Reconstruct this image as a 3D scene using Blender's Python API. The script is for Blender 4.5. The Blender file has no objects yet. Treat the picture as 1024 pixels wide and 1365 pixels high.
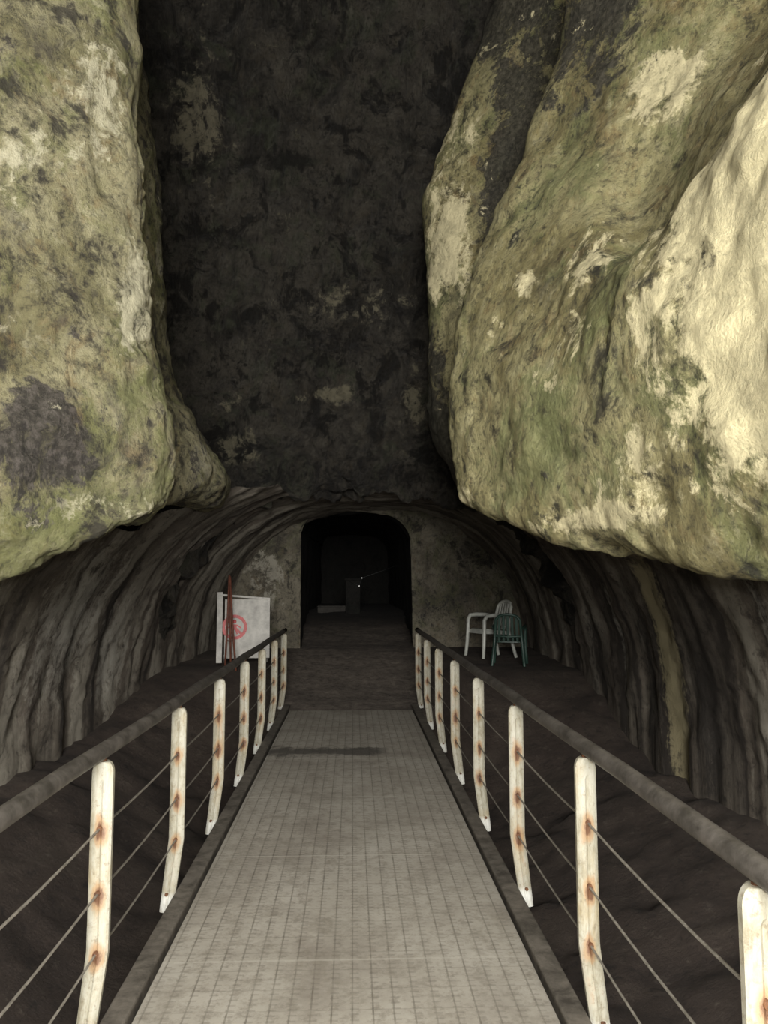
import bpy, bmesh, math, numpy as np
from mathutils import Vector, noise, Matrix
from math import pi, sin, cos, exp

scene = bpy.context.scene
scene.view_settings.view_transform = 'Standard'
scene.view_settings.look = 'None'

# ------------------------------------------------------------------ helpers
def link(o, parent=None):
    scene.collection.objects.link(o)
    if parent: o.parent = parent
    return o

def empty(name, loc=(0,0,0)):
    e = bpy.data.objects.new(name, None); e.location = loc
    return link(e)

def N(nt, t, **kw):
    n = nt.nodes.new(t)
    for k, v in kw.items():
        if k.startswith('i_'):
            n.inputs[k[2:].replace('_', ' ')].default_value = v
        else:
            setattr(n, k, v)
    return n

def newmat(name):
    m = bpy.data.materials.new(name); m.use_nodes = True
    nt = m.node_tree; nt.nodes.clear()
    out = N(nt, 'ShaderNodeOutputMaterial'); b = N(nt, 'ShaderNodeBsdfPrincipled')
    nt.links.new(b.outputs[0], out.inputs[0])
    return m, nt, b

def ramp(nt, src, stops):
    r = N(nt, 'ShaderNodeValToRGB')
    el = r.color_ramp.elements
    while len(el) > 1: el.remove(el[0])
    el[0].position = stops[0][0]; c = stops[0][1]; el[0].color = (*c, 1) if not isinstance(c, (int, float)) else (c, c, c, 1)
    for p, c in stops[1:]:
        e = el.new(p); e.color = (*c, 1) if not isinstance(c, (int, float)) else (c, c, c, 1)
    nt.links.new(src, r.inputs[0]); return r.outputs[0]

def mixc(nt, fac, a, b, blend='MIX'):
    m = N(nt, 'ShaderNodeMix', data_type='RGBA', blend_type=blend)
    for s, v in ((m.inputs[0], fac), (m.inputs[6], a), (m.inputs[7], b)):
        if isinstance(v, (int, float)): s.default_value = v
        elif isinstance(v, tuple): s.default_value = (*v, 1)
        else: nt.links.new(v, s)
    return m.outputs[2]

def math_(nt, op, a, b=None, clamp=False):
    m = N(nt, 'ShaderNodeMath', operation=op); m.use_clamp = clamp
    for i, v in enumerate((a, b)):
        if v is None: continue
        if isinstance(v, (int, float)): m.inputs[i].default_value = v
        else: nt.links.new(v, m.inputs[i])
    return m.outputs[0]

def noise_(nt, vec, scale, detail=8, rough=.6, dist=0.0):
    n = N(nt, 'ShaderNodeTexNoise'); n.inputs['Scale'].default_value = scale
    n.inputs['Detail'].default_value = detail; n.inputs['Roughness'].default_value = rough
    n.inputs['Distortion'].default_value = dist
    nt.links.new(vec, n.inputs['Vector']); return n.outputs['Fac']

def mapping(nt, vec, scale=(1,1,1), loc=(0,0,0), rot=(0,0,0)):
    m = N(nt, 'ShaderNodeMapping'); m.inputs['Scale'].default_value = scale
    m.inputs['Location'].default_value = loc; m.inputs['Rotation'].default_value = rot
    nt.links.new(vec, m.inputs['Vector']); return m.outputs[0]

def rock_mat(name, cols, dark=(.02,.018,.014), pale=(.62,.58,.42), green=(.16,.19,.06),
             darkamt=.5, paleamt=.62, bump=.8, seed=0., stretch=(1,1,.85), speck=(.42,.38,.27), ochre=(.20,.13,.055), rough=.75):
    m, nt, b = newmat(name)
    tc = N(nt, 'ShaderNodeTexCoord')
    v = mapping(nt, tc.outputs['Object'], stretch, (seed, seed*.7, seed*1.3))
    n1 = noise_(nt, v, 1.1, 10, .66, .5)
    n2 = noise_(nt, mapping(nt, v, loc=(5,3,1)), 2.6, 12, .72, .5)
    n3 = noise_(nt, mapping(nt, v, loc=(9,2,7)), 6.5, 12, .78, .25)
    n4 = noise_(nt, mapping(nt, v, loc=(1,8,4)), 26, 8, .75, .1)
    n5 = noise_(nt, mapping(nt, v, loc=(3,18,4)), 1.6, 12, .72, .8)
    n6 = noise_(nt, mapping(nt, v, loc=(13,1,24)), 3.6, 12, .75, .6)
    n7 = noise_(nt, mapping(nt, v, loc=(33,7,2)), 1.9, 12, .74, .9)
    c = ramp(nt, n1, [(.34, cols[0]), (.45, cols[1]), (.55, cols[2]), (.66, cols[3])])
    c = mixc(nt, ramp(nt, n6, [(.53, 0), (.62, .55)]), c, ochre)
    c = mixc(nt, ramp(nt, n5, [(.52, 0), (.60, .65)]), c, green)
    c = mixc(nt, ramp(nt, n3, [(.52, 0), (.64, .55)]), c, speck)
    c = mixc(nt, ramp(nt, n7, [(.55, 0), (.63, .55)]), c, tuple(x*2.6 for x in dark))
    c = mixc(nt, ramp(nt, n3, [(.36, .85), (.47, 0)]), c, dark)
    c = mixc(nt, ramp(nt, n4, [(.36, .65), (.49, 0)]), c, dark)
    at = N(nt, 'ShaderNodeAttribute', attribute_name='Col')
    sep = N(nt, 'ShaderNodeSeparateColor'); nt.links.new(at.outputs['Color'], sep.inputs[0])
    nn = math_(nt, 'MULTIPLY', math_(nt, 'SUBTRACT', n2, .5), 2.4)
    nf = math_(nt, 'MULTIPLY', math_(nt, 'SUBTRACT', n3, .5), 1.6)
    nn = math_(nt, 'ADD', nn, nf)
    gm = ramp(nt, math_(nt, 'ADD', sep.outputs[2], nn), [(.35, 0), (.65, .65)])
    c = mixc(nt, gm, c, mixc(nt, n4, tuple(x*.5 for x in green), tuple(x*1.4 for x in green)))
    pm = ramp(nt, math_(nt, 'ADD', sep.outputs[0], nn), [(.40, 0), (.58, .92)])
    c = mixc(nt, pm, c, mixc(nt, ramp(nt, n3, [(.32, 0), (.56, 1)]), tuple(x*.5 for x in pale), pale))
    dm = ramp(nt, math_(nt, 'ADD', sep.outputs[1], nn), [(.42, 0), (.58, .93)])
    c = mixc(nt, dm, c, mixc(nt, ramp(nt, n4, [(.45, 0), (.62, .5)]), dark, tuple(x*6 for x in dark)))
    c = mixc(nt, ramp(nt, n2, [(paleamt, 0), (paleamt+.04, .8)]), c, pale)
    c = mixc(nt, ramp(nt, n2, [(darkamt-.13, .85), (darkamt-.07, 0)]), c, dark)
    nt.links.new(c, b.inputs['Base Color'])
    b.inputs['Roughness'].default_value = rough
    b.inputs['Specular IOR Level'].default_value = .35
    h = math_(nt, 'ADD', math_(nt, 'MULTIPLY', n3, .7), math_(nt, 'MULTIPLY', n4, .3))
    h = math_(nt, 'ADD', h, math_(nt, 'MULTIPLY', n2, .7))
    bp = N(nt, 'ShaderNodeBump'); bp.inputs['Strength'].default_value = bump; bp.inputs['Distance'].default_value = .12
    nt.links.new(h, bp.inputs['Height']); nt.links.new(bp.outputs[0], b.inputs['Normal'])
    return m

# ------------------------------------------------------------------ spline surfaces
def cr(ctrl, n):
    c = np.asarray(ctrl, float); k = len(c)
    p = np.concatenate([[2*c[0]-c[1]], c, [2*c[-1]-c[-2]]])
    t = np.linspace(0, k-1, (k-1)*n+1)
    i = np.minimum(t.astype(int), k-2); f = (t-i)
    f = f.reshape((-1,)+(1,)*(c.ndim-1))
    p0, p1, p2, p3 = p[i], p[i+1], p[i+2], p[i+3]
    return .5*((2*p1)+(-p0+p2)*f+(2*p0-5*p1+4*p2-p3)*f**2+(-p0+3*p1-3*p2+p3)*f**3)

def surf(ctrl, nr, nc):
    a = cr(ctrl, nr); b = cr(a.transpose(1,0,2), nc).transpose(1,0,2)
    return b

def displace(G, amp, sc, seed=0., fine=.3, finesc=4., zstretch=.9, crag=0., rib=0.):
    du = np.gradient(G, axis=1); dv = np.gradient(G, axis=0)
    n = np.cross(du, dv); l = np.linalg.norm(n, axis=2, keepdims=True); n = n/np.maximum(l, 1e-9)
    H = np.zeros(G.shape[:2])
    R, C = H.shape
    for i in range(R):
        for j in range(C):
            x, y, z = G[i, j]
            p = Vector((x+seed, y+seed*.3, z*zstretch))
            a = noise.fractal(p*sc, 1.0, 2.1, 4)
            bb = 1-abs(noise.noise(p*sc*1.7+Vector((7,3,1))))*2
            c = noise.fractal(p*finesc, .7, 2.1, 4)
            h = amp*(a+.35*bb)+amp*fine*c
            if crag:
                q = p*1.6+Vector((a, c, a))*.25
                d, _ = noise.voronoi(q)
                h += crag*(min(d[1]-d[0], .5)-.25)
                d, _ = noise.voronoi(q*2.7)
                h += crag*.35*(min(d[1]-d[0], .5)-.25)
            if rib:
                h += rib*noise.noise(Vector((y*2.3+.15*z, z*.25+seed, 0)))+rib*.5*noise.noise(Vector((y*6, z*.5+seed, 3)))
            H[i, j] = h
    return G+n*H[..., None]

def blobs(G, lists, seed=0):
    out = np.zeros(G.shape[:2]+(4,)); out[..., 3] = 1
    for k, L in enumerate(lists):
        for cx, cy, cz, rx, ry, rz, s in L:
            d = ((G[..., 0]-cx)/rx)**2+((G[..., 1]-cy)/ry)**2+((G[..., 2]-cz)/rz)**2
            out[..., k] = np.maximum(out[..., k], s*np.clip(1.35-np.sqrt(d)*.85, 0, 1)**1.0)
    return out

def gridmesh(name, G, mat, col=None, uv=None, parent=None):
    R, C = G.shape[:2]
    me = bpy.data.meshes.new(name)
    idx = np.arange(R*C).reshape(R, C)
    f = np.stack([idx[:-1, :-1], idx[:-1, 1:], idx[1:, 1:], idx[1:, :-1]], -1).reshape(-1, 4)
    me.from_pydata(G.reshape(-1, 3).tolist(), [], f.tolist())
    me.polygons.foreach_set('use_smooth', [True]*len(me.polygons))
    if col is None:
        col = np.zeros((R, C, 4)); col[..., 3] = 1
    a = me.color_attributes.new('Col', 'FLOAT_COLOR', 'POINT')
    a.data.foreach_set('color', col.reshape(-1).astype(np.float32))
    if uv is not None:
        L = me.uv_layers.new(name='UVMap')
        vi = np.zeros(len(me.loops), int); me.loops.foreach_get('vertex_index', vi)
        L.data.foreach_set('uv', uv.reshape(-1, 2)[vi].reshape(-1).astype(np.float32))
    me.materials.append(mat); me.update()
    return link(bpy.data.objects.new(name, me), parent)

# ------------------------------------------------------------------ materials
m_left = rock_mat('rock_left', [(.12,.105,.055), (.22,.20,.105), (.33,.30,.18), (.25,.23,.12)], green=(.15,.16,.055), pale=(.54,.50,.35), speck=(.42,.39,.26), seed=2.3, darkamt=.535, paleamt=.62, bump=.75, dark=(.028,.024,.022))
m_right = rock_mat('rock_right', [(.13,.11,.05), (.22,.19,.085), (.33,.295,.15), (.26,.235,.115)], green=(.15,.165,.065), seed=11.1, pale=(.70,.62,.38), speck=(.44,.40,.24), darkamt=.49, paleamt=.62, bump=.7)
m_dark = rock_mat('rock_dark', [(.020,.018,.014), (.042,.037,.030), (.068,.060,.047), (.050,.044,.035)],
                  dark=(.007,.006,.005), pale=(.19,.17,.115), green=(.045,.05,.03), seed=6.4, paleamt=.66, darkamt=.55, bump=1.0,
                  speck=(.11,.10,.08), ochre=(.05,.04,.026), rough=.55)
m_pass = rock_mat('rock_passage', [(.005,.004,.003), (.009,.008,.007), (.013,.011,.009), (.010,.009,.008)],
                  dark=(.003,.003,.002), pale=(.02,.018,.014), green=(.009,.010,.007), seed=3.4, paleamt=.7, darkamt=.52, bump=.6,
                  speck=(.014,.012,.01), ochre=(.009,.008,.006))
m_end = rock_mat('rock_endwall', [(.065,.056,.042), (.12,.105,.078), (.175,.155,.115), (.13,.115,.085)],
                 dark=(.02,.018,.015), pale=(.29,.27,.22), green=(.085,.085,.045), seed=4.4, paleamt=.68, bump=.5, speck=(.2,.18,.14), ochre=(.11,.08,.045))

def vault_mat():
    m, nt, b = newmat('vault_streaked')
    uvn = N(nt, 'ShaderNodeUVMap'); v = uvn.outputs[0]
    tc = N(nt, 'ShaderNodeTexCoord')
    s1 = noise_(nt, mapping(nt, v, (.16, 1.9, 1)), 1.0, 5, .55, .35)
    s2 = noise_(nt, mapping(nt, v, (1.0, 7., 1), (3, 2, 0)), 1.0, 10, .78, .4)
    n3 = noise_(nt, tc.outputs['Object'], 7, 12, .8, .3)
    n1 = noise_(nt, tc.outputs['Object'], .9, 9, .7, .6)
    c = ramp(nt, n1, [(.3, (.08,.063,.049)), (.5, (.145,.122,.096)), (.7, (.22,.195,.155))])
    st = math_(nt, 'ADD', math_(nt, 'MULTIPLY', s1, .75), math_(nt, 'ADD', math_(nt, 'MULTIPLY', s2, .17), math_(nt, 'MULTIPLY', n3, .17)))
    c = mixc(nt, ramp(nt, st, [(.555, 0), (.60, .6), (.68, .9)]), c, (.36,.33,.27))
    c = mixc(nt, ramp(nt, st, [(.45, .92), (.525, 0)]), c, (.028,.022,.018))
    c = mixc(nt, ramp(nt, n3, [(.36, .8), (.47, 0)]), c, (.025,.02,.016))
    at = N(nt, 'ShaderNodeAttribute', attribute_name='Col')
    sep = N(nt, 'ShaderNodeSeparateColor'); nt.links.new(at.outputs['Color'], sep.inputs[0])
    nn = math_(nt, 'SUBTRACT', math_(nt, 'MULTIPLY', math_(nt, 'ADD', s2, n3), 2.0), 2.0)
    c = mixc(nt, ramp(nt, math_(nt, 'ADD', sep.outputs[0], nn), [(.3, 0), (.7, .8)]), c, (.38,.36,.31))
    c = mixc(nt, ramp(nt, math_(nt, 'ADD', sep.outputs[2], nn), [(.3, 0), (.6, .8)]), c, (.36,.31,.18))
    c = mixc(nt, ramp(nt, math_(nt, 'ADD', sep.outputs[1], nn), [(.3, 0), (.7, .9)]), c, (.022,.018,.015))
    nt.links.new(c, b.inputs['Base Color']); b.inputs['Roughness'].default_value = .75
    h = math_(nt, 'ADD', n3, math_(nt, 'MULTIPLY', s2, .4))
    bp = N(nt, 'ShaderNodeBump'); bp.inputs['Strength'].default_value = .5; bp.inputs['Distance'].default_value = .08
    nt.links.new(h, bp.inputs['Height']); nt.links.new(bp.outputs[0], b.inputs['Normal'])
    return m
m_vault = vault_mat()

def ground_mat():
    m, nt, b = newmat('dirt_ground')
    tc = N(nt, 'ShaderNodeTexCoord'); v = tc.outputs['Object']
    n1 = noise_(nt, v, 1.2, 10, .7, .5); n2 = noise_(nt, v, 9, 12, .8)
    c = ramp(nt, n1, [(.3, (.03,.02,.015)), (.5, (.06,.042,.032)), (.72, (.09,.07,.053))])
    c = mixc(nt, ramp(nt, n2, [(.56, 0), (.68, .7)]), c, (.16,.135,.105))
    c = mixc(nt, ramp(nt, n2, [(.36, .8), (.46, 0)]), c, (.012,.009,.007))
    at = N(nt, 'ShaderNodeAttribute', attribute_name='Col')
    sep = N(nt, 'ShaderNodeSeparateColor'); nt.links.new(at.outputs['Color'], sep.inputs[0])
    c = mixc(nt, math_(nt, 'MULTIPLY', sep.outputs[0], .85), c, mixc(nt, ramp(nt, n2, [(.35, 0), (.65, 1)]), (.06,.046,.037), (.28,.235,.19)))
    c = mixc(nt, math_(nt, 'MULTIPLY', sep.outputs[1], .85), c, (.012,.010,.008))
    nt.links.new(c, b.inputs['Base Color']); b.inputs['Roughness'].default_value = .9
    bp = N(nt, 'ShaderNodeBump'); bp.inputs['Strength'].default_value = .8; bp.inputs['Distance'].default_value = .1
    nt.links.new(n2, bp.inputs['Height']); nt.links.new(bp.outputs[0], b.inputs['Normal'])
    return m
m_ground = ground_mat()

# ------------------------------------------------------------------ left overhanging rock
def under(row1, wallx, dz=.25):
    mid = [(x+(wallx-x)*.3, y+.35, z+.04) for x, y, z in row1]
    out = [(wallx, y+.5, z+dz) for x, y, z in row1]
    return out, mid

colsL = []
colsL.append([(-2.9,10.7,2.6), (-2.9,10.6,2.9), (-2.8,10.5,3.3), (-2.7,10.3,3.9), (-2.7,10,4.6), (-2.7,9.6,5.6), (-2.8,9,7), (-2.9,8,9.8)])
colsL.append([(-1.60,8.9,2.45), (-1.50,8.9,2.75), (-1.75,8.9,3.1), (-2.1,8.8,3.7), (-2.2,8.7,4.4), (-2.2,8.5,5.4), (-2.3,8.2,6.8), (-2.5,7.5,9.6)])
colsL.append([(-1.42,7.1,2.36), (-1.26,7,2.6), (-1.40,7,3.0), (-1.66,7,3.5), (-1.74,7,4.3), (-1.80,7,5.2), (-2.0,6.9,6.5), (-2.4,6.6,9.3)])
colsL.append([(-1.85,5.8,2.15), (-1.85,5.8,2.45), (-1.85,5.8,2.85), (-1.9,5.8,3.35), (-1.95,5.8,4.0), (-2.0,5.8,5.0), (-2.1,5.8,6.2), (-2.3,5.6,9.1)])
colsL.append([(-1.22,4.75,2.02), (-1.16,4.85,2.3), (-1.22,4.85,2.7), (-1.30,4.85,3.2), (-1.38,4.85,3.8), (-1.44,4.85,4.7), (-1.55,4.85,5.8), (-1.9,4.8,9)])
colsL.append([(-1.14,4.35,1.96), (-1.03,4.4,2.25), (-1.08,4.4,2.7), (-1.16,4.4,3.2), (-1.22,4.4,3.8), (-1.28,4.4,4.7), (-1.36,4.4,5.8), (-1.8,4.4,9)])
colsL.append([(-1.42,4.05,1.80), (-1.36,3.95,2.15), (-1.38,3.95,2.65), (-1.45,3.95,3.2), (-1.52,4.0,3.8), (-1.6,4.0,4.7), (-1.7,4.1,5.8), (-2.1,4.1,9)])
colsL.append([(-1.80,3.7,1.62), (-1.72,3.55,1.95), (-1.74,3.55,2.5), (-1.8,3.55,3.1), (-1.9,3.6,3.8), (-2.0,3.6,4.7), (-2.1,3.7,5.8), (-2.5,3.7,9)])
colsL.append([(-2.5,2.9,1.55), (-2.4,2.7,1.9), (-2.4,2.7,2.5), (-2.5,2.7,3.1), (-2.6,2.8,3.8), (-2.7,2.8,4.7), (-2.8,2.9,5.8), (-3.2,2.9,9)])
colsL.append([(-3.6,1.0,1.5), (-3.5,.9,1.9), (-3.5,.9,2.5), (-3.6,.9,3.1), (-3.7,.9,3.8), (-3.8,.9,4.7), (-3.9,1,5.8), (-4.2,1,9)])
L = np.array(colsL).transpose(1, 0, 2)
o, mdl = under([tuple(p) for p in L[0]], -2.75)
o[0] = (-2.9, 11, 2.4); mdl[0] = (-2.85, 10.9, 2.45)
o[-1] = (-4.2, 1.5, 1.7); mdl[-1] = (-3.8, 1.3, 1.55); o[-2] = (-3.2, 3.4, 1.8)
L = np.concatenate([[o], [mdl], L])
GL = surf(L, 26, 28)
GL = displace(GL, .045, 1.3, 3.0, fine=.55, finesc=5, crag=.07)
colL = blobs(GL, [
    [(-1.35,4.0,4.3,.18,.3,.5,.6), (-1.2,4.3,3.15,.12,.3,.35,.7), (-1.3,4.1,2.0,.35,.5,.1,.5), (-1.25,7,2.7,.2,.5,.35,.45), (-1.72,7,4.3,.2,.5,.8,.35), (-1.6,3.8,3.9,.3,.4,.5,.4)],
    [(-1.52,3.85,2.30,.30,.45,.34,.72), (-1.75,3.6,3.2,.2,.3,.2,.5), (-2.3,8.8,5.0,.7,1.9,3.5,1.0), (-2.0,5.8,4.5,.35,.75,5,1.0), (-1.4,4.0,2.9,.15,.3,.1,.5), (-1.75,3.6,4.3,.2,.3,.3,.5), (-1.5,7.6,2.7,.5,1.4,.9,.42)],  # tall narrow blob paints shade into the recess between boulder and ledge
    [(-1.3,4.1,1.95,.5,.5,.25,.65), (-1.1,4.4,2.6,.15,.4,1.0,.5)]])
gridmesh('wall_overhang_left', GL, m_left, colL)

# ------------------------------------------------------------------ right overhanging rock
cR = []
cR.append([(3.0,10.8,2.6), (3.0,10.7,2.9), (2.9,10.5,3.3), (2.5,10.3,3.9), (2.3,10,4.6), (2.2,9.6,5.6), (2.2,9,7), (2.4,8,9.8)])
cR.append([(1.75,9.2,2.5), (1.5,9.1,2.85), (1.3,9.1,3.3), (1.25,9.0,3.9), (1.25,8.8,4.6), (1.25,8.6,5.6), (1.5,8.2,7), (2.0,7.6,9.6)])
cR.append([(1.10,7.6,2.45), (.90,7.5,2.78), (.76,7.5,3.15), (.73,7.5,3.8), (.72,7.5,4.5), (.76,7.5,5.5), (1.25,7.4,7), (2.1,7,9.4)])
cR.append([(1.40,6.7,2.35), (1.35,6.7,2.65), (1.32,6.7,3.05), (1.32,6.7,3.65), (1.38,6.7,4.3), (1.55,6.7,5.3), (2.0,6.6,6.7), (2.7,6.3,9.3)])
cR.append([(1.05,5.9,2.25), (1.0,5.95,2.6), (1.0,6,3.0), (1.08,6,3.5), (1.25,6,4.1), (1.58,6,5.0), (1.95,6,6.2), (2.5,6,9.1)])
cR.append([(.78,5.25,2.13), (.70,5.3,2.45), (.68,5.35,2.88), (.73,5.4,3.38), (.90,5.4,3.98), (1.25,5.4,4.8), (1.6,5.4,5.95), (2.3,5.4,9)])
cR.append([(.97,4.7,1.97), (.93,4.55,2.3), (.92,4.55,2.75), (.98,4.7,3.25), (1.12,4.9,3.9), (1.48,5,4.7), (1.8,5,5.9), (2.5,5,9)])
cR.append([(1.18,4.2,1.85), (1.14,3.98,2.15), (1.12,3.95,2.7), (1.2,4.1,3.2), (1.4,4.5,3.85), (1.72,4.7,4.7), (2.02,4.7,5.9), (2.7,4.7,9)])
cR.append([(1.36,3.75,1.75), (1.3,3.45,2.1), (1.27,3.38,2.7), (1.33,3.5,3.12), (1.66,4.2,3.6), (1.98,4.4,4.7), (2.3,4.4,5.9), (3,4.4,9)])
cR.append([(1.52,3.15,1.66), (1.46,2.9,2.0), (1.42,2.82,2.7), (1.48,2.88,3.3), (1.72,3.3,3.70), (2.3,4.0,4.7), (2.6,4,5.9), (3.3,4,9)])
cR.append([(1.80,2.3,1.6), (1.72,2.1,2.0), (1.68,2,2.7), (1.72,2,3.4), (1.95,2.3,4.1), (2.6,3,4.9), (3,3,6), (3.6,3,9)])
cR.append([(2.8,.4,1.6), (2.7,.3,2.0), (2.7,.2,2.7), (2.7,.2,3.4), (3.0,.3,4.1), (3.6,.6,4.9), (4,.6,6), (4.6,.6,9)])
Rr = np.array(cR).transpose(1, 0, 2)
o, mdl = under([tuple(p) for p in Rr[0]], 2.85)
o[0] = (3.1, 11, 2.4); mdl[0] = (3.05, 10.9, 2.45); o[1] = (2.4, 9.4, 2.6)
o[-1] = (3.6, .8, 1.75); mdl[-1] = (3.1, .6, 1.6); o[-2] = (3.2, 2.8, 1.8)
Rr = np.concatenate([[o], [mdl], Rr])
GR = surf(Rr, 26, 26)
GR = displace(GR, .04, 1.2, 9.0, fine=.5, finesc=5, crag=.045)
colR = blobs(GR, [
    [(1.58,2.6,2.85,.40,.80,.85,1.15), (1.33,4.15,3.27,.12,.22,.17,1.1), (1.10,4.85,3.42,.09,.2,.16,.9), (1.85,4.4,4.7,.2,.3,.28,.8),  # first blob paints the overexposed flash light on the near facet
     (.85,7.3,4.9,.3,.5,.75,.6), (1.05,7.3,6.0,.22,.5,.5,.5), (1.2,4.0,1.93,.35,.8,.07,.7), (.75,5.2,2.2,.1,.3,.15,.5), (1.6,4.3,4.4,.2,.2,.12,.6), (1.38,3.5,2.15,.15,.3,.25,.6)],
    [(1.5,6.5,5,.40,.65,4,1.0), (1.9,9.3,5,.85,1.5,5,1.0), (.85,5.3,3.1,.12,.3,.2,.45), (1.7,5.1,5.4,.5,.5,.9,.62), (1.15,5.1,4.0,.2,.3,.4,.45), (1.25,4.2,2.2,.25,.3,.12,.45), (.85,7.5,3.1,.4,.5,.9,.85), (1.6,7.3,7.6,.7,.7,.9,1.0)],  # first blob paints shade into the recess in front of the deep slab
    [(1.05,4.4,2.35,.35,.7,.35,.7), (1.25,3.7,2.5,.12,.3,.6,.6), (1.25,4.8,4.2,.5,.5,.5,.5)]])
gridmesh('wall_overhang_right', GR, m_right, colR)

# ------------------------------------------------------------------ vault
def half(y):
    k = min(max((y-9)/5., 0), 1)
    return -2.75+.4*k, 3.15-.1*k
NE = 2.4
def vpt(y, t, s=1.0):
    xl, xr = half(y); cx = .4
    c, sn = cos(t), sin(t)
    a = (cx-xl) if c > 0 else (xr-cx)
    x = cx-np.sign(c)*a*abs(c)**(2/NE)*s
    z = .05+2.88*abs(sn)**(2/NE)*s
    return x, y, z
def sm(a, b, x):
    t = min(max((x-a)/(b-a), 0), 1); return t*t*(3-2*t)
def vault(y0, y1, side, ny, nt_):
    G = np.zeros((ny, nt_, 3)); UV = np.zeros((ny, nt_, 2))
    for i, y in enumerate(np.linspace(y0, y1, ny)):
        lim = pi if side == 0 else (.50+.12*sm(2.5, 4.5, y)+.10*sm(4.5, 7, y)+.50*sm(7.2, 9.5, y))
        for j in range(nt_):
            f = j/(nt_-1)
            t = f*lim if side <= 0 else pi-f*lim
            p = list(vpt(y, t))
            if j == 0 or (side == 0 and j == nt_-1): p[2] = -1.2
            G[i, j] = p; UV[i, j] = (t*2.8, y)
    return displace(G, .045, .9, 5.0, fine=.6, finesc=3, crag=.03, rib=.045), UV
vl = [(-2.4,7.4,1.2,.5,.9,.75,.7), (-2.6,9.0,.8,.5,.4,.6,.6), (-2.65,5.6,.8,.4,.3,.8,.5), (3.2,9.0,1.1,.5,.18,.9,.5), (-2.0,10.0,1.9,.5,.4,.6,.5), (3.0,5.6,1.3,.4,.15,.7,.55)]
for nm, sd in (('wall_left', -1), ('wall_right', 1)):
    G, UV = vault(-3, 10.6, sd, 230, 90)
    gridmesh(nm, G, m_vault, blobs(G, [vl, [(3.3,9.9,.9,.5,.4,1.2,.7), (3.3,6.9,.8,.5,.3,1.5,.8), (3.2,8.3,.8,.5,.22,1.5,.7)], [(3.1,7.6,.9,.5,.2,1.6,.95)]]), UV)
G, UV = vault(10.5, 14.3, 0, 50, 160)
gridmesh('ceiling_vault', G, m_vault, None, UV)

# ------------------------------------------------------------------ back rock and high ceiling
xs = np.linspace(-3.3, 3.5, 15)
def zarch(x):
    a = 3.15 if x < .4 else 2.75
    r = min(abs(x-.4)/a, .98)
    return .05+2.88*(1-r**NE)**(1/NE)
rows = []
for dy, dz in ((11.0,.12), (10.55,-.06), (10.38,.12), (10.3,.6), (10.2,1.4), (9.9,2.6), (9.4,3.9), (8.6,5.4), (7.2,6.9), (5,7.6), (2,8), (-3,8)):
    rows.append([(x, dy, (zarch(x) if dz < .2 else max(zarch(x), 2.3)*.5+1.4)+dz) for x in xs])
GB = surf(np.array(rows), 20, 18)
GB = displace(GB, .24, .8, 1.7, fine=.5, finesc=3, crag=.32)
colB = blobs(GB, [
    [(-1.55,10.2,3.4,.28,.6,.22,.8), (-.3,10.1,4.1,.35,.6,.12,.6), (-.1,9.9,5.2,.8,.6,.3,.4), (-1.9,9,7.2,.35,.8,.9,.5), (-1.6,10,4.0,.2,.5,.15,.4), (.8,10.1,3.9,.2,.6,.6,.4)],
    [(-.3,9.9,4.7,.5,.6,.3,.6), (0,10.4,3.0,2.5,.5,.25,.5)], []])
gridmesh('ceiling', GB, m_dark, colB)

# ------------------------------------------------------------------ end wall with doorway + passage behind
def door():
    xl, xr, top, r = -.92, 1.02, 2.86, .42
    pts = [(xl, -.3), (xl, .6), (xl, 1.4), (xl, top-r)]
    for k in range(1, 6):
        a = pi-k*pi/12; pts.append((xl+r*.8+r*.8*cos(a), top-r+r*sin(a)))
    for k in range(0, 4):
        q = (k+.5)/4; pts.append((xl+r*.8+(xr-r*1.3-xl-r*.8)*q, top+.05*sin(pi*q)))
    for k in range(0, 6):
        a = pi/2-k*pi/10; pts.append((xr-r*1.3+r*1.3*cos(a), top-r*1.3+r*1.3*sin(a)))
    pts += [(xr+.02, 1.4), (xr+.03, .6), (xr+.03, -.3)]
    return pts
dp = door(); nd = len(dp)
inner = np.array([(x, 14.0, z) for x, z in dp])
outer = []
for k, (x, z) in enumerate(dp):
    ang = pi*k/(nd-1)
    X, Y, Z = vpt(14.0, ang, 1.06)
    if k == 0 or k == nd-1: Z = -.3
    outer.append((X, 14.0, Z))
outer = np.array(outer)
ctrl = np.array([inner*(1-f)+outer*f for f in (0, .25, .5, .75, 1)])
GE = surf(ctrl, 12, 6); GE = displace(GE, .07, 1.6, 2.2, fine=.4, finesc=4)
gridmesh('wall_back', GE, m_end, blobs(GE, [[(-1.5,14,1.8,.35,.5,.6,.5)], [(1.6,14,1.2,.6,.5,.3,.4), (2.4,14,2.2,.7,.5,.5,.5)], [(-1.4,14,2.2,.4,.5,.4,.5)]]))
pas = []
for y, s in ((13.95,1), (14.4,1.02), (16,1.08), (20,1.1), (26,1.1)):
    pas.append([(.05+(x-.05)*s, y, z*(1 if s < 1.05 else 1.03)+.02*(y-14)) for x, z in dp])
GP = displace(surf(np.array(pas), 14, 6), .07, 1.2, 4.1)
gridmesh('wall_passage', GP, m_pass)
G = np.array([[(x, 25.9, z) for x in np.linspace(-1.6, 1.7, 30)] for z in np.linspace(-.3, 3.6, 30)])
gridmesh('wall_passage_end', displace(G, .1, 1.2, 1.0), m_pass)

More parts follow.
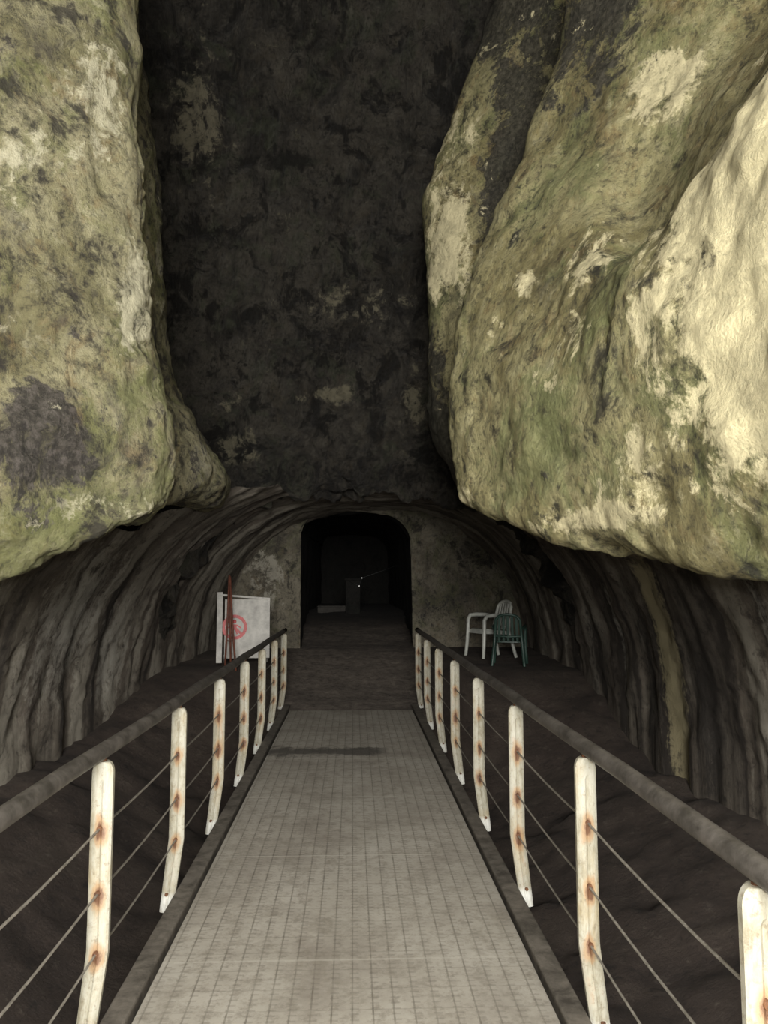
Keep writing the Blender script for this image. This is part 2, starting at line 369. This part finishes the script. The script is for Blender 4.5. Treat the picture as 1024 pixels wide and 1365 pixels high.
# ------------------------------------------------------------------ ground
def gz(x, y):
    side = sm(.9, 1.5, abs(x+.02))
    near_c = -.75
    bank = (0.02 if x < 0 else -.28)
    edge = sm(1.2, 2.7 if x < 0 else 3.1, abs(x))
    near = near_c*(1-edge)+bank*edge
    ramp_c = -.04+.06*sm(10.2, 11, y)+.48*sm(10.7, 14, y)
    ramp_s = .45+.06*sm(11.5, 13, y)
    far = ramp_c*(1-side)+ramp_s*side
    k = sm(10.05, 10.3, y) if abs(x) < 1.1 else sm(8.2, 11.2, y)
    z = near*(1-k)+far*k
    z += .5*sm(14.5, 19, y)
    return z
ny, nx = 320, 150
GG = np.zeros((ny, nx, 3)); CG = np.zeros((ny, nx, 4)); CG[..., 3] = 1
for i, y in enumerate(np.linspace(-3, 26.2, ny)):
    for j, x in enumerate(np.linspace(-4, 4.2, nx)):
        a = noise.fractal(Vector((x*2, y*2, 0)), .8, 2.1, 6)
        flat = 1-.6*sm(10, 10.4, y)
        GG[i, j] = (x, y, gz(x, y)+.07*a*flat)
        CG[i, j, 0] = sm(10, 10.5, y)*(1-sm(.9, 1.4, abs(x)))*(1-sm(15.5, 18, y))
        CG[i, j, 1] = sm(16, 18, y)  # passage gloom painted into the floor colour, darker with depth
gridmesh('floor', GG, m_ground, CG)

# ------------------------------------------------------------------ bmesh pieces
def bar(bm, p, q, w, t, up=Vector((0,0,1))):
    p, q = Vector(p), Vector(q); d = (q-p); L_ = d.length; d.normalize()
    s = d.cross(up)
    if s.length < 1e-4: s = d.cross(Vector((0,1,0)))
    s.normalize(); u = s.cross(d)
    M = Matrix((s*w, d*L_, u*t)).transposed().to_4x4(); M.translation = (p+q)/2
    return bmesh.ops.create_cube(bm, size=1, matrix=M)['verts']

def tube(bm, pts, r, seg=10, cap=True):
    pts = [Vector(p) for p in pts]; n = len(pts)
    rs = r if isinstance(r, (list, tuple)) else [r]*n
    rings = []; ref = Vector((0,0,1))
    if abs((pts[-1]-pts[0]).normalized().z) > .9: ref = Vector((1,0,0))
    for i, p in enumerate(pts):
        d = (pts[min(i+1, n-1)]-pts[max(i-1, 0)]).normalized()
        s = d.cross(ref)
        if s.length < .05: s = d.cross(Vector((0,1,0)))
        s.normalize(); u = s.cross(d)
        rings.append([bm.verts.new(p+(s*cos(2*pi*k/seg)+u*sin(2*pi*k/seg))*rs[i]) for k in range(seg)])
    for a, b_ in zip(rings, rings[1:]):
        for k in range(seg):
            f = bm.faces.new((a[k], a[(k+1) % seg], b_[(k+1) % seg], b_[k])); f.smooth = True
    if cap:
        bm.faces.new(rings[0]); bm.faces.new(rings[-1][::-1])

def finish(bm, name, mat, parent=None, bevel=0, loc=(0,0,0), rot=None):
    bmesh.ops.recalc_face_normals(bm, faces=bm.faces)
    me = bpy.data.meshes.new(name); bm.to_mesh(me); bm.free()
    for m in (mat if isinstance(mat, list) else [mat]): me.materials.append(m)
    ob = link(bpy.data.objects.new(name, me), parent); ob.location = loc
    if rot: ob.rotation_euler = rot
    if bevel:
        b_ = ob.modifiers.new('b', 'BEVEL'); b_.width = bevel; b_.segments = 2; b_.limit_method = 'ANGLE'
    return ob

# ------------------------------------------------------------------ bridge
def deck_mat():
    m, nt, b = newmat('deck_grating')
    tc = N(nt, 'ShaderNodeTexCoord'); v = tc.outputs['Object']
    sx = N(nt, 'ShaderNodeSeparateXYZ'); nt.links.new(v, sx.inputs[0])
    def line(src, period, width, off=0):
        f = math_(nt, 'FRACT', math_(nt, 'ADD', math_(nt, 'DIVIDE', src, period), 100+off))
        return math_(nt, 'LESS_THAN', f, width)
    n1 = noise_(nt, v, 1.6, 12, .72, .4); n2 = noise_(nt, v, 14, 12, .8); n3 = noise_(nt, v, 5, 12, .78, .3)
    c = ramp(nt, n1, [(.32, (.27,.24,.20)), (.5, (.38,.35,.295)), (.68, (.46,.43,.37))])
    c = mixc(nt, ramp(nt, n2, [(.38, .6), (.5, 0)]), c, (.19,.165,.13))
    c = mixc(nt, ramp(nt, n3, [(.38, .5), (.49, 0)]), c, (.21,.185,.145))
    lx = line(sx.outputs[0], .0785, .09); ly = line(sx.outputs[1], .157, .04)
    g = math_(nt, 'MAXIMUM', lx, math_(nt, 'MULTIPLY', ly, .5))
    dots = math_(nt, 'MULTIPLY', line(sx.outputs[0], .0785, .45, .07), line(sx.outputs[1], .0393, .3))
    c = mixc(nt, math_(nt, 'MULTIPLY', g, ramp(nt, n3, [(.38, .1), (.62, .75)])), c, (.12,.105,.08))
    c = mixc(nt, math_(nt, 'MULTIPLY', dots, .25), c, (.12,.105,.085))
    jn = line(sx.outputs[1], 1.31, .012, .3)
    c = mixc(nt, math_(nt, 'MULTIPLY', jn, .4), c, (.52,.49,.42))
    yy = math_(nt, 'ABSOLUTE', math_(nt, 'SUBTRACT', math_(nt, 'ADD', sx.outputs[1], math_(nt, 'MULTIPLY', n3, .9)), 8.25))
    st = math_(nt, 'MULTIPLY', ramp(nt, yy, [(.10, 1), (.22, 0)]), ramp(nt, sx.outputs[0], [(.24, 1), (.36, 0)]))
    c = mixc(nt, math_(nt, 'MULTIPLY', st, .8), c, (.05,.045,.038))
    nt.links.new(c, b.inputs['Base Color']); b.inputs['Roughness'].default_value = .7
    h = math_(nt, 'SUBTRACT', math_(nt, 'MULTIPLY', n2, .5), math_(nt, 'MAXIMUM', g, dots))
    bp = N(nt, 'ShaderNodeBump'); bp.inputs['Strength'].default_value = .35; bp.inputs['Distance'].default_value = .01
    nt.links.new(h, bp.inputs['Height']); nt.links.new(bp.outputs[0], b.inputs['Normal'])
    return m
def steel_mat(name, c1, c2, rough=.45, metal=.4, sc=9):
    m, nt, b = newmat(name)
    tc = N(nt, 'ShaderNodeTexCoord'); n = noise_(nt, tc.outputs['Object'], sc, 10, .75, .3)
    nt.links.new(ramp(nt, n, [(.38, c1), (.62, c2)]), b.inputs['Base Color'])
    b.inputs['Roughness'].default_value = rough; b.inputs['Metallic'].default_value = metal
    bp = N(nt, 'ShaderNodeBump'); bp.inputs['Strength'].default_value = .2; bp.inputs['Distance'].default_value = .01
    nt.links.new(n, bp.inputs['Height']); nt.links.new(bp.outputs[0], b.inputs['Normal'])
    return m
m_deck = deck_mat()
m_rail = steel_mat('rail_steel', (.05,.044,.037), (.14,.125,.11), .5, .2)
m_beam = steel_mat('beam_steel', (.06,.052,.042), (.17,.15,.125), .65, .1)
m_cable = steel_mat('cable_steel', (.16,.145,.12), (.33,.30,.26), .5, .2, 30)

def post_mat():
    m, nt, b = newmat('post_paint')
    tc = N(nt, 'ShaderNodeTexCoord'); v = tc.outputs['Object']
    at = N(nt, 'ShaderNodeAttribute', attribute_name='Col')
    sep = N(nt, 'ShaderNodeSeparateColor'); nt.links.new(at.outputs['Color'], sep.inputs[0])
    n = noise_(nt, mapping(nt, v, (1.4,1,.4)), 16, 10, .75, .3); n2 = noise_(nt, v, 45, 8, .75); n3 = noise_(nt, mapping(nt, v, (1,1,.5)), 7, 8, .7)
    c = ramp(nt, n, [(.34, (.21,.185,.125)), (.48, (.34,.32,.25)), (.64, (.42,.405,.345))])
    c = mixc(nt, ramp(nt, n3, [(.50, 0), (.64, .5)]), c, (.32,.25,.14))
    r = math_(nt, 'ADD', sep.outputs[0], math_(nt, 'MULTIPLY', math_(nt, 'SUBTRACT', n, .5), 2.0))
    c = mixc(nt, ramp(nt, r, [(.34, 0), (.64, .68)]), c, (.30,.165,.065))
    c = mixc(nt, ramp(nt, r, [(.76, 0), (1.0, .85)]), c, (.10,.037,.017))
    c = mixc(nt, ramp(nt, n2, [(.36, .6), (.46, 0)]), c, (.15,.115,.07))
    c = mixc(nt, math_(nt, 'MULTIPLY', sep.outputs[1], ramp(nt, n, [(.35, .3), (.5, 1)])), c, (.62,.62,.58))
    nt.links.new(c, b.inputs['Base Color']); b.inputs['Roughness'].default_value = .6
    bp = N(nt, 'ShaderNodeBump'); bp.inputs['Strength'].default_value = .3; bp.inputs['Distance'].default_value = .005
    nt.links.new(n2, bp.inputs['Height']); nt.links.new(bp.outputs[0], b.inputs['Normal'])
    return m
m_post = post_mat()

CX = -.02; BOLT = (.73, .505, .30)
bridge = empty('footbridge')
bm = bmesh.new()
bar(bm, (CX, -1.6, -.03), (CX, 10.3, -.03), 1.57, .06)
finish(bm, 'deck', m_deck, bridge)
for s, nm in ((-1, 'edge_beam_left'), (1, 'edge_beam_right')):
    bm = bmesh.new()
    x0 = CX+s*.825
    bar(bm, (x0, -1.6, -.06), (x0, 10.4, -.06), .05, .24)
    bar(bm, (x0, -1.6, .055), (x0, 10.4, .055), .085, .02)
    bar(bm, (x0, -1.6, -.185), (x0, 10.4, -.185), .10, .02)
    finish(bm, nm, m_beam, bridge, .006)
bm = bmesh.new()
for k in range(6):
    yy = -1.2+k*2.25
    bar(bm, (CX-.8, yy, -.13), (CX+.8, yy, -.13), .08, .1)
    for s in (-1, 1):
        bar(bm, (CX+s*.6, yy, -.15), (CX+s*.6, yy, -.95), .1, .1)
finish(bm, 'cross_beams_and_legs', m_beam, bridge, .006)

def make_post(name, s, y, parent, seed):
    """folded-plate baluster with rounded head; broad face looks along the bridge"""
    nz, nxp = 80, 11
    bm = bmesh.new(); lay = bm.verts.layers.float_color.new('Col')
    H0, H1 = -.06, .962
    HW = .038
    front = []; backv = []
    zz = list(np.linspace(H0, .915, nz-12))+list(H1-.047*(1-np.sin(np.linspace(.0, pi/2, 13)[1:])))
    for z in zz:
        hw = HW
        if z > .915:
            q = (z-.915)/(H1-.915); hw = HW*(.38+.62*math.sqrt(max(0, 1-q**2.2)))
        if z < .30: hw = HW-(.30-z)*.012
        xo = 0 if z > .30 else (.30-z)*.12
        fr = []; bk = []
        for j in range(nxp):
            u = -1+2*j/(nxp-1)
            x = CX+s*(.885+xo)+u*hw
            groove = .014*abs(u)**3+(.006 if abs(u) < .15 and z < .9 else 0)
            rv = 0
            for bz in BOLT:
                dd = (u*hw)**2/.022**2+((z-bz+.015)/.05)**2
                rv = max(rv, 1.1*exp(-dd*.7))
                if z < bz: rv = max(rv, .55*exp(-(bz-z)/.12)*exp(-(u*hw/.03)**2))
            rv += .40*max(0, noise.noise(Vector((x*9, y*3+seed, z*4+seed))))
            wh = max(0, min(1, (.04-z)/.03))*.9
            v = bm.verts.new((x, y-.024+groove, z)); v[lay] = (rv, wh, 0, 1); fr.append(v)
            v = bm.verts.new((x, y+.024-groove, z)); v[lay] = (rv*.6, wh, 0, 1); bk.append(v)
        front.append(fr); backv.append(bk)
    nz = len(zz)
    for i in range(nz-1):
        for j in range(nxp-1):
            bm.faces.new((front[i][j], front[i][j+1], front[i+1][j+1], front[i+1][j]))
            bm.faces.new((backv[i][j+1], backv[i][j], backv[i+1][j], backv[i+1][j+1]))
        bm.faces.new((front[i][0], front[i+1][0], backv[i+1][0], backv[i][0]))
        bm.faces.new((front[i][-1], backv[i][-1], backv[i+1][-1], front[i+1][-1]))
    for j in range(nxp-1):
        bm.faces.new((front[-1][j], front[-1][j+1], backv[-1][j+1], backv[-1][j]))
        bm.faces.new((front[0][j+1], front[0][j], backv[0][j], backv[0][j+1]))
    return finish(bm, name, m_post, parent)

m_bolt = steel_mat('rusty_bolt', (.06,.025,.012), (.16,.07,.03), .7, .3, 40)
ys = [1.72+1.26*i for i in range(-2, 8)]
for s, idx in ((-1, 0), (1, 1)):
    rl = empty('bridge_railing' if idx == 0 else 'bridge_railing.001')
    for k, yy in enumerate(ys):
        make_post('post_%d' % (k+1), s, yy, rl, k*3+idx)
    bm = bmesh.new()
    xr = CX+s*.885
    tube(bm, [(xr, -1.5, 1.0)]+[(xr, yy, 1.0+.004*sin(yy*3)) for yy in np.linspace(-1, 10.3, 20)]+[(xr, 10.7, 1.0)], .029, 20)
    finish(bm, 'handrail', m_rail, rl)
    bm = bmesh.new()
    for bz in BOLT:
        pts = []
        for a, b_ in zip(ys, ys[1:]):
            for f in (0, .25, .5, .75):
                yy = a+(b_-a)*f; pts.append((xr, yy, bz-.012*4*f*(1-f)))
        pts.append((xr, ys[-1], bz))
        tube(bm, pts, .0045, 6)
    finish(bm, 'cables', m_cable, rl)
    bm = bmesh.new()
    for yy in ys:
        tube(bm, [(xr, yy, .95), (xr, yy, .985)], .011, 10)
        for bz in BOLT:
            tube(bm, [(xr, yy-.034, bz), (xr, yy+.034, bz)], .010, 8)
        tube(bm, [(CX+s*.925, yy-.03, .03), (CX+s*.925, yy+.03, .03)], .009, 8)
        bar(bm, (CX+s*.85, yy, .0), (CX+s*.94, yy, .0), .03, .05)
    finish(bm, 'bolts', m_bolt, rl)

# ------------------------------------------------------------------ plastic chairs
def plastic(name, c, r=.4):
    m, nt, b = newmat(name)
    tc = N(nt, 'ShaderNodeTexCoord'); n = noise_(nt, tc.outputs['Object'], 6, 8, .7)
    nt.links.new(ramp(nt, n, [(.35, tuple(x*.6 for x in c)), (.6, c)]), b.inputs['Base Color'])
    b.inputs['Roughness'].default_value = r
    return m
def chair(name, loc, rotz, mat, sc=1.0):
    bm = bmesh.new()
    n = 10; top = []; bot = []
    for i in range(n):
        a = []; b_ = []
        for j in range(n):
            u = -1+2*i/(n-1); v = -1+2*j/(n-1)
            w = .235 if v < 0 else .235-.02*v
            x = u*w*(1-.08*abs(v)**4); y_ = v*.22*(1-.08*abs(u)**4)
            z = .43-.018*(1-u*u)*(1-v*v)-.02*v
            if v < -.8: z -= .012
            a.append(bm.verts.new((x, y_, z))); b_.append(bm.verts.new((x, y_, z-.022)))
        top.append(a); bot.append(b_)
    for i in range(n-1):
        for j in range(n-1):
            bm.faces.new((top[i][j], top[i+1][j], top[i+1][j+1], top[i][j+1]))
            bm.faces.new((bot[i][j], bot[i][j+1], bot[i+1][j+1], bot[i+1][j]))
        bm.faces.new((top[i][0], bot[i][0], bot[i+1][0], top[i+1][0]))
        bm.faces.new((top[i][-1], top[i+1][-1], bot[i+1][-1], bot[i][-1]))
        bm.faces.new((top[0][i], top[0][i+1], bot[0][i+1], bot[0][i]))
        bm.faces.new((top[-1][i], bot[-1][i], bot[-1][i+1], top[-1][i+1]))
    for s in (-1, 1):
        tube(bm, [(s*.285, -.27, 0), (s*.27, -.25, .2), (s*.26, -.235, .42), (s*.262, -.23, .58), (s*.268, -.19, .645),
                  (s*.268, -.08, .655), (s*.262, .08, .65), (s*.24, .2, .63), (s*.21, .25, .62)],
             [.026, .028, .031, .031, .032, .033, .031, .027, .022], 10)
        tube(bm, [(s*.27, .32, 0), (s*.25, .27, .2), (s*.23, .215, .42), (s*.215, .25, .62), (s*.20, .285, .78), (s*.15, .30, .835)],
             [.026, .028, .028, .026, .026, .024], 10)
        bar(bm, (s*.235, -.22, .40), (s*.235, .2, .38), .03, .05)
    tube(bm, [(-.16, .30, .83), (-.08, .315, .86), (0, .32, .868), (.08, .315, .86), (.16, .30, .83)], .026, 10)
    tube(bm, [(-.215, .235, .5), (0, .25, .49), (.215, .235, .5)], .018, 8)
    for k in range(5):
        x = -.14+.07*k
        bar(bm, (x*1.1, .225, .42), (x, .31, .84), .042, .012, up=Vector((0,1,0)))
    bar(bm, (-.25, -.215, .395), (.25, -.215, .395), .02, .05)
    ob = finish(bm, name, mat, None, .004, loc, (0, 0, rotz)); ob.scale = (sc,)*3
    return ob
m_wp = plastic('white_plastic', (.50,.51,.46)); m_gp = plastic('green_plastic', (.03,.065,.05))
chair('plastic_armchair', (2.10, 12.2, .50), math.radians(-70), m_wp, .98)
chair('plastic_armchair.001', (2.26, 11.45, .455), math.radians(165), m_gp, .84)

# ------------------------------------------------------------------ warning sign
sg = empty('warning_sign', (-1.52, 11.45, .50))
m_board = plastic('sign_white', (.50,.48,.44), .6); m_red = plastic('sign_red', (.50,.05,.05), .5); m_blk = plastic('sign_black', (.02,.02,.02))
bm = bmesh.new(); bar(bm, (-.31, 0, .48), (.33, 0, .48), .02, .84); finish(bm, 'board', m_board, sg, .004, rot=(math.radians(-6), 0, 0))
bm = bmesh.new(); bar(bm, (-.38, -.0, 0), (-.38, .0, 1.0), .08, .035); bar(bm, (-.38,0,.96), (.33,.1,.90), .03, .03)
for sx_ in (-.3, .3): bar(bm, (sx_, .02, .1), (sx_, .28, -.02), .03, .02)
finish(bm, 'frame', m_board, sg, .004)
bm = bmesh.new()
cpts = [(-.17+.155*cos(a), -.024, .50+.155*sin(a)) for a in np.linspace(0, 2*pi, 41)]
for a, b_ in zip(cpts, cpts[1:]): bar(bm, a, b_, .006, .045, up=Vector((0,1,0)).cross(Vector(b_)-Vector(a)))
bar(bm, (-.17-.11, -.026, .61), (-.17+.11, -.026, .39), .006, .034, up=Vector((1,0,1)))
finish(bm, 'prohibition_ring', m_red, sg, rot=(math.radians(-6), 0, 0))
bm = bmesh.new()
bmesh.ops.create_uvsphere(bm, u_segments=12, v_segments=8, radius=.026, matrix=Matrix.Translation((-.17, -.02, .58)) @ Matrix.Scale(.3, 4, (0,1,0)))
bar(bm, (-.17, -.022, .54), (-.17, -.022, .46), .06, .004, up=Vector((0,1,0)))
bar(bm, (-.155, -.022, .47), (-.13, -.022, .40), .022, .004, up=Vector((0,1,0)))
bar(bm, (-.185, -.022, .47), (-.21, -.022, .40), .022, .004, up=Vector((0,1,0)))
bar(bm, (-.14, -.022, .53), (-.08, -.022, .49), .02, .004, up=Vector((0,1,0)))
bar(bm, (-.20, -.022, .53), (-.26, -.022, .49), .02, .004, up=Vector((0,1,0)))
finish(bm, 'pictogram', m_red, sg, rot=(math.radians(-6), 0, 0))
sg.rotation_euler = (0, 0, math.radians(8))
m_rust = steel_mat('rusty_red', (.07,.025,.015), (.18,.06,.035), .7, .1)
bm = bmesh.new()
tube(bm, [(0,0,0), (.02,.03,.65), (.03,.06,1.3)], .014, 8)
tube(bm, [(.16,-.06,0), (.09,.0,.65), (.04,.06,1.28)], .014, 8)
tube(bm, [(.06,.13,0), (.04,.07,1.25)], .014, 8)
tube(bm, [(.015,.02,.4), (.12,-.02,.4)], .010, 8)
finish(bm, 'rusty_tripod_stand', m_rust, None, 0, (-1.74, 10.95, .44))

# ------------------------------------------------------------------ things in the passage
m_pale = steel_mat('pale_concrete', (.025,.022,.02), (.06,.055,.047), .9, 0)
bm = bmesh.new(); bar(bm, (-.82,18.6,1.0), (-.15,18.6,1.0), .35, .16); bar(bm, (-.82,18.6,1.10), (-.15,18.6,1.10), .42, .05)
finish(bm, 'low_parapet', m_pale, None, .02)
bm = bmesh.new(); bar(bm, (-.0,18.2,.9), (-.0,18.2,1.72), .34, .3); bar(bm, (-.0,18.2,1.7), (-.0,18.2,1.76), .4, .34)
finish(bm, 'stone_pillar', m_pass, None, .03)
m_l, nt, b = newmat('tiny_bulb'); b.inputs['Emission Color'].default_value = (1, .97, .9, 1); b.inputs['Emission Strength'].default_value = .8
fl = empty('string_lights', (0, 17.9, 1.7))
bm = bmesh.new()
for p in ((.20,0,.06), (.14,.0,-.12)):
    bmesh.ops.create_uvsphere(bm, u_segments=8, v_segments=6, radius=.011, matrix=Matrix.Translation(p))
finish(bm, 'bulbs', m_l, fl)
bm = bmesh.new(); tube(bm, [(-.1,0,.0), (.14,0,-.12), (.20,0,.06), (.6,.05,.2), (1.0,.05,.35)], .004, 5)
finish(bm, 'wire', m_blk, fl)

# ------------------------------------------------------------------ lights
def area(name, loc, target, size, power, col):
    l = bpy.data.lights.new(name, 'AREA'); l.shape = 'DISK'; l.size = size; l.energy = power; l.color = col
    o = link(bpy.data.objects.new(name, l)); o.location = loc
    o.rotation_euler = (Vector(target)-Vector(loc)).to_track_quat('-Z', 'Y').to_euler(); return o
area('rear_fill', (.2,-4.5,2.75), (0.1,6,1.8), 2.6, 1700, (1,.98,.93))  # added fill behind the camera, reaches under the overhangs and into the vault
l = bpy.data.lights.new('camera_flash', 'POINT'); l.energy = 240; l.shadow_soft_size = .05; l.color = (1,.98,.93)
o = link(bpy.data.objects.new('camera_flash', l)); o.location = (.03, -.03, 1.70)
w = bpy.data.worlds.new('World'); scene.world = w; w.use_nodes = True
w.node_tree.nodes['Background'].inputs[0].default_value = (.95,.95,1,1)
w.node_tree.nodes['Background'].inputs[1].default_value = .03

# ------------------------------------------------------------------ camera
cam = bpy.data.cameras.new('Camera'); cam.sensor_fit = 'VERTICAL'; cam.sensor_height = 24
cam.lens = 24*1050/1365
co = link(bpy.data.objects.new('Camera', cam)); co.location = (0, 0, 1.6)
co.rotation_euler = (math.radians(90+5.3), 0, math.radians(-2.24))
cam.clip_start = .05
scene.camera = co
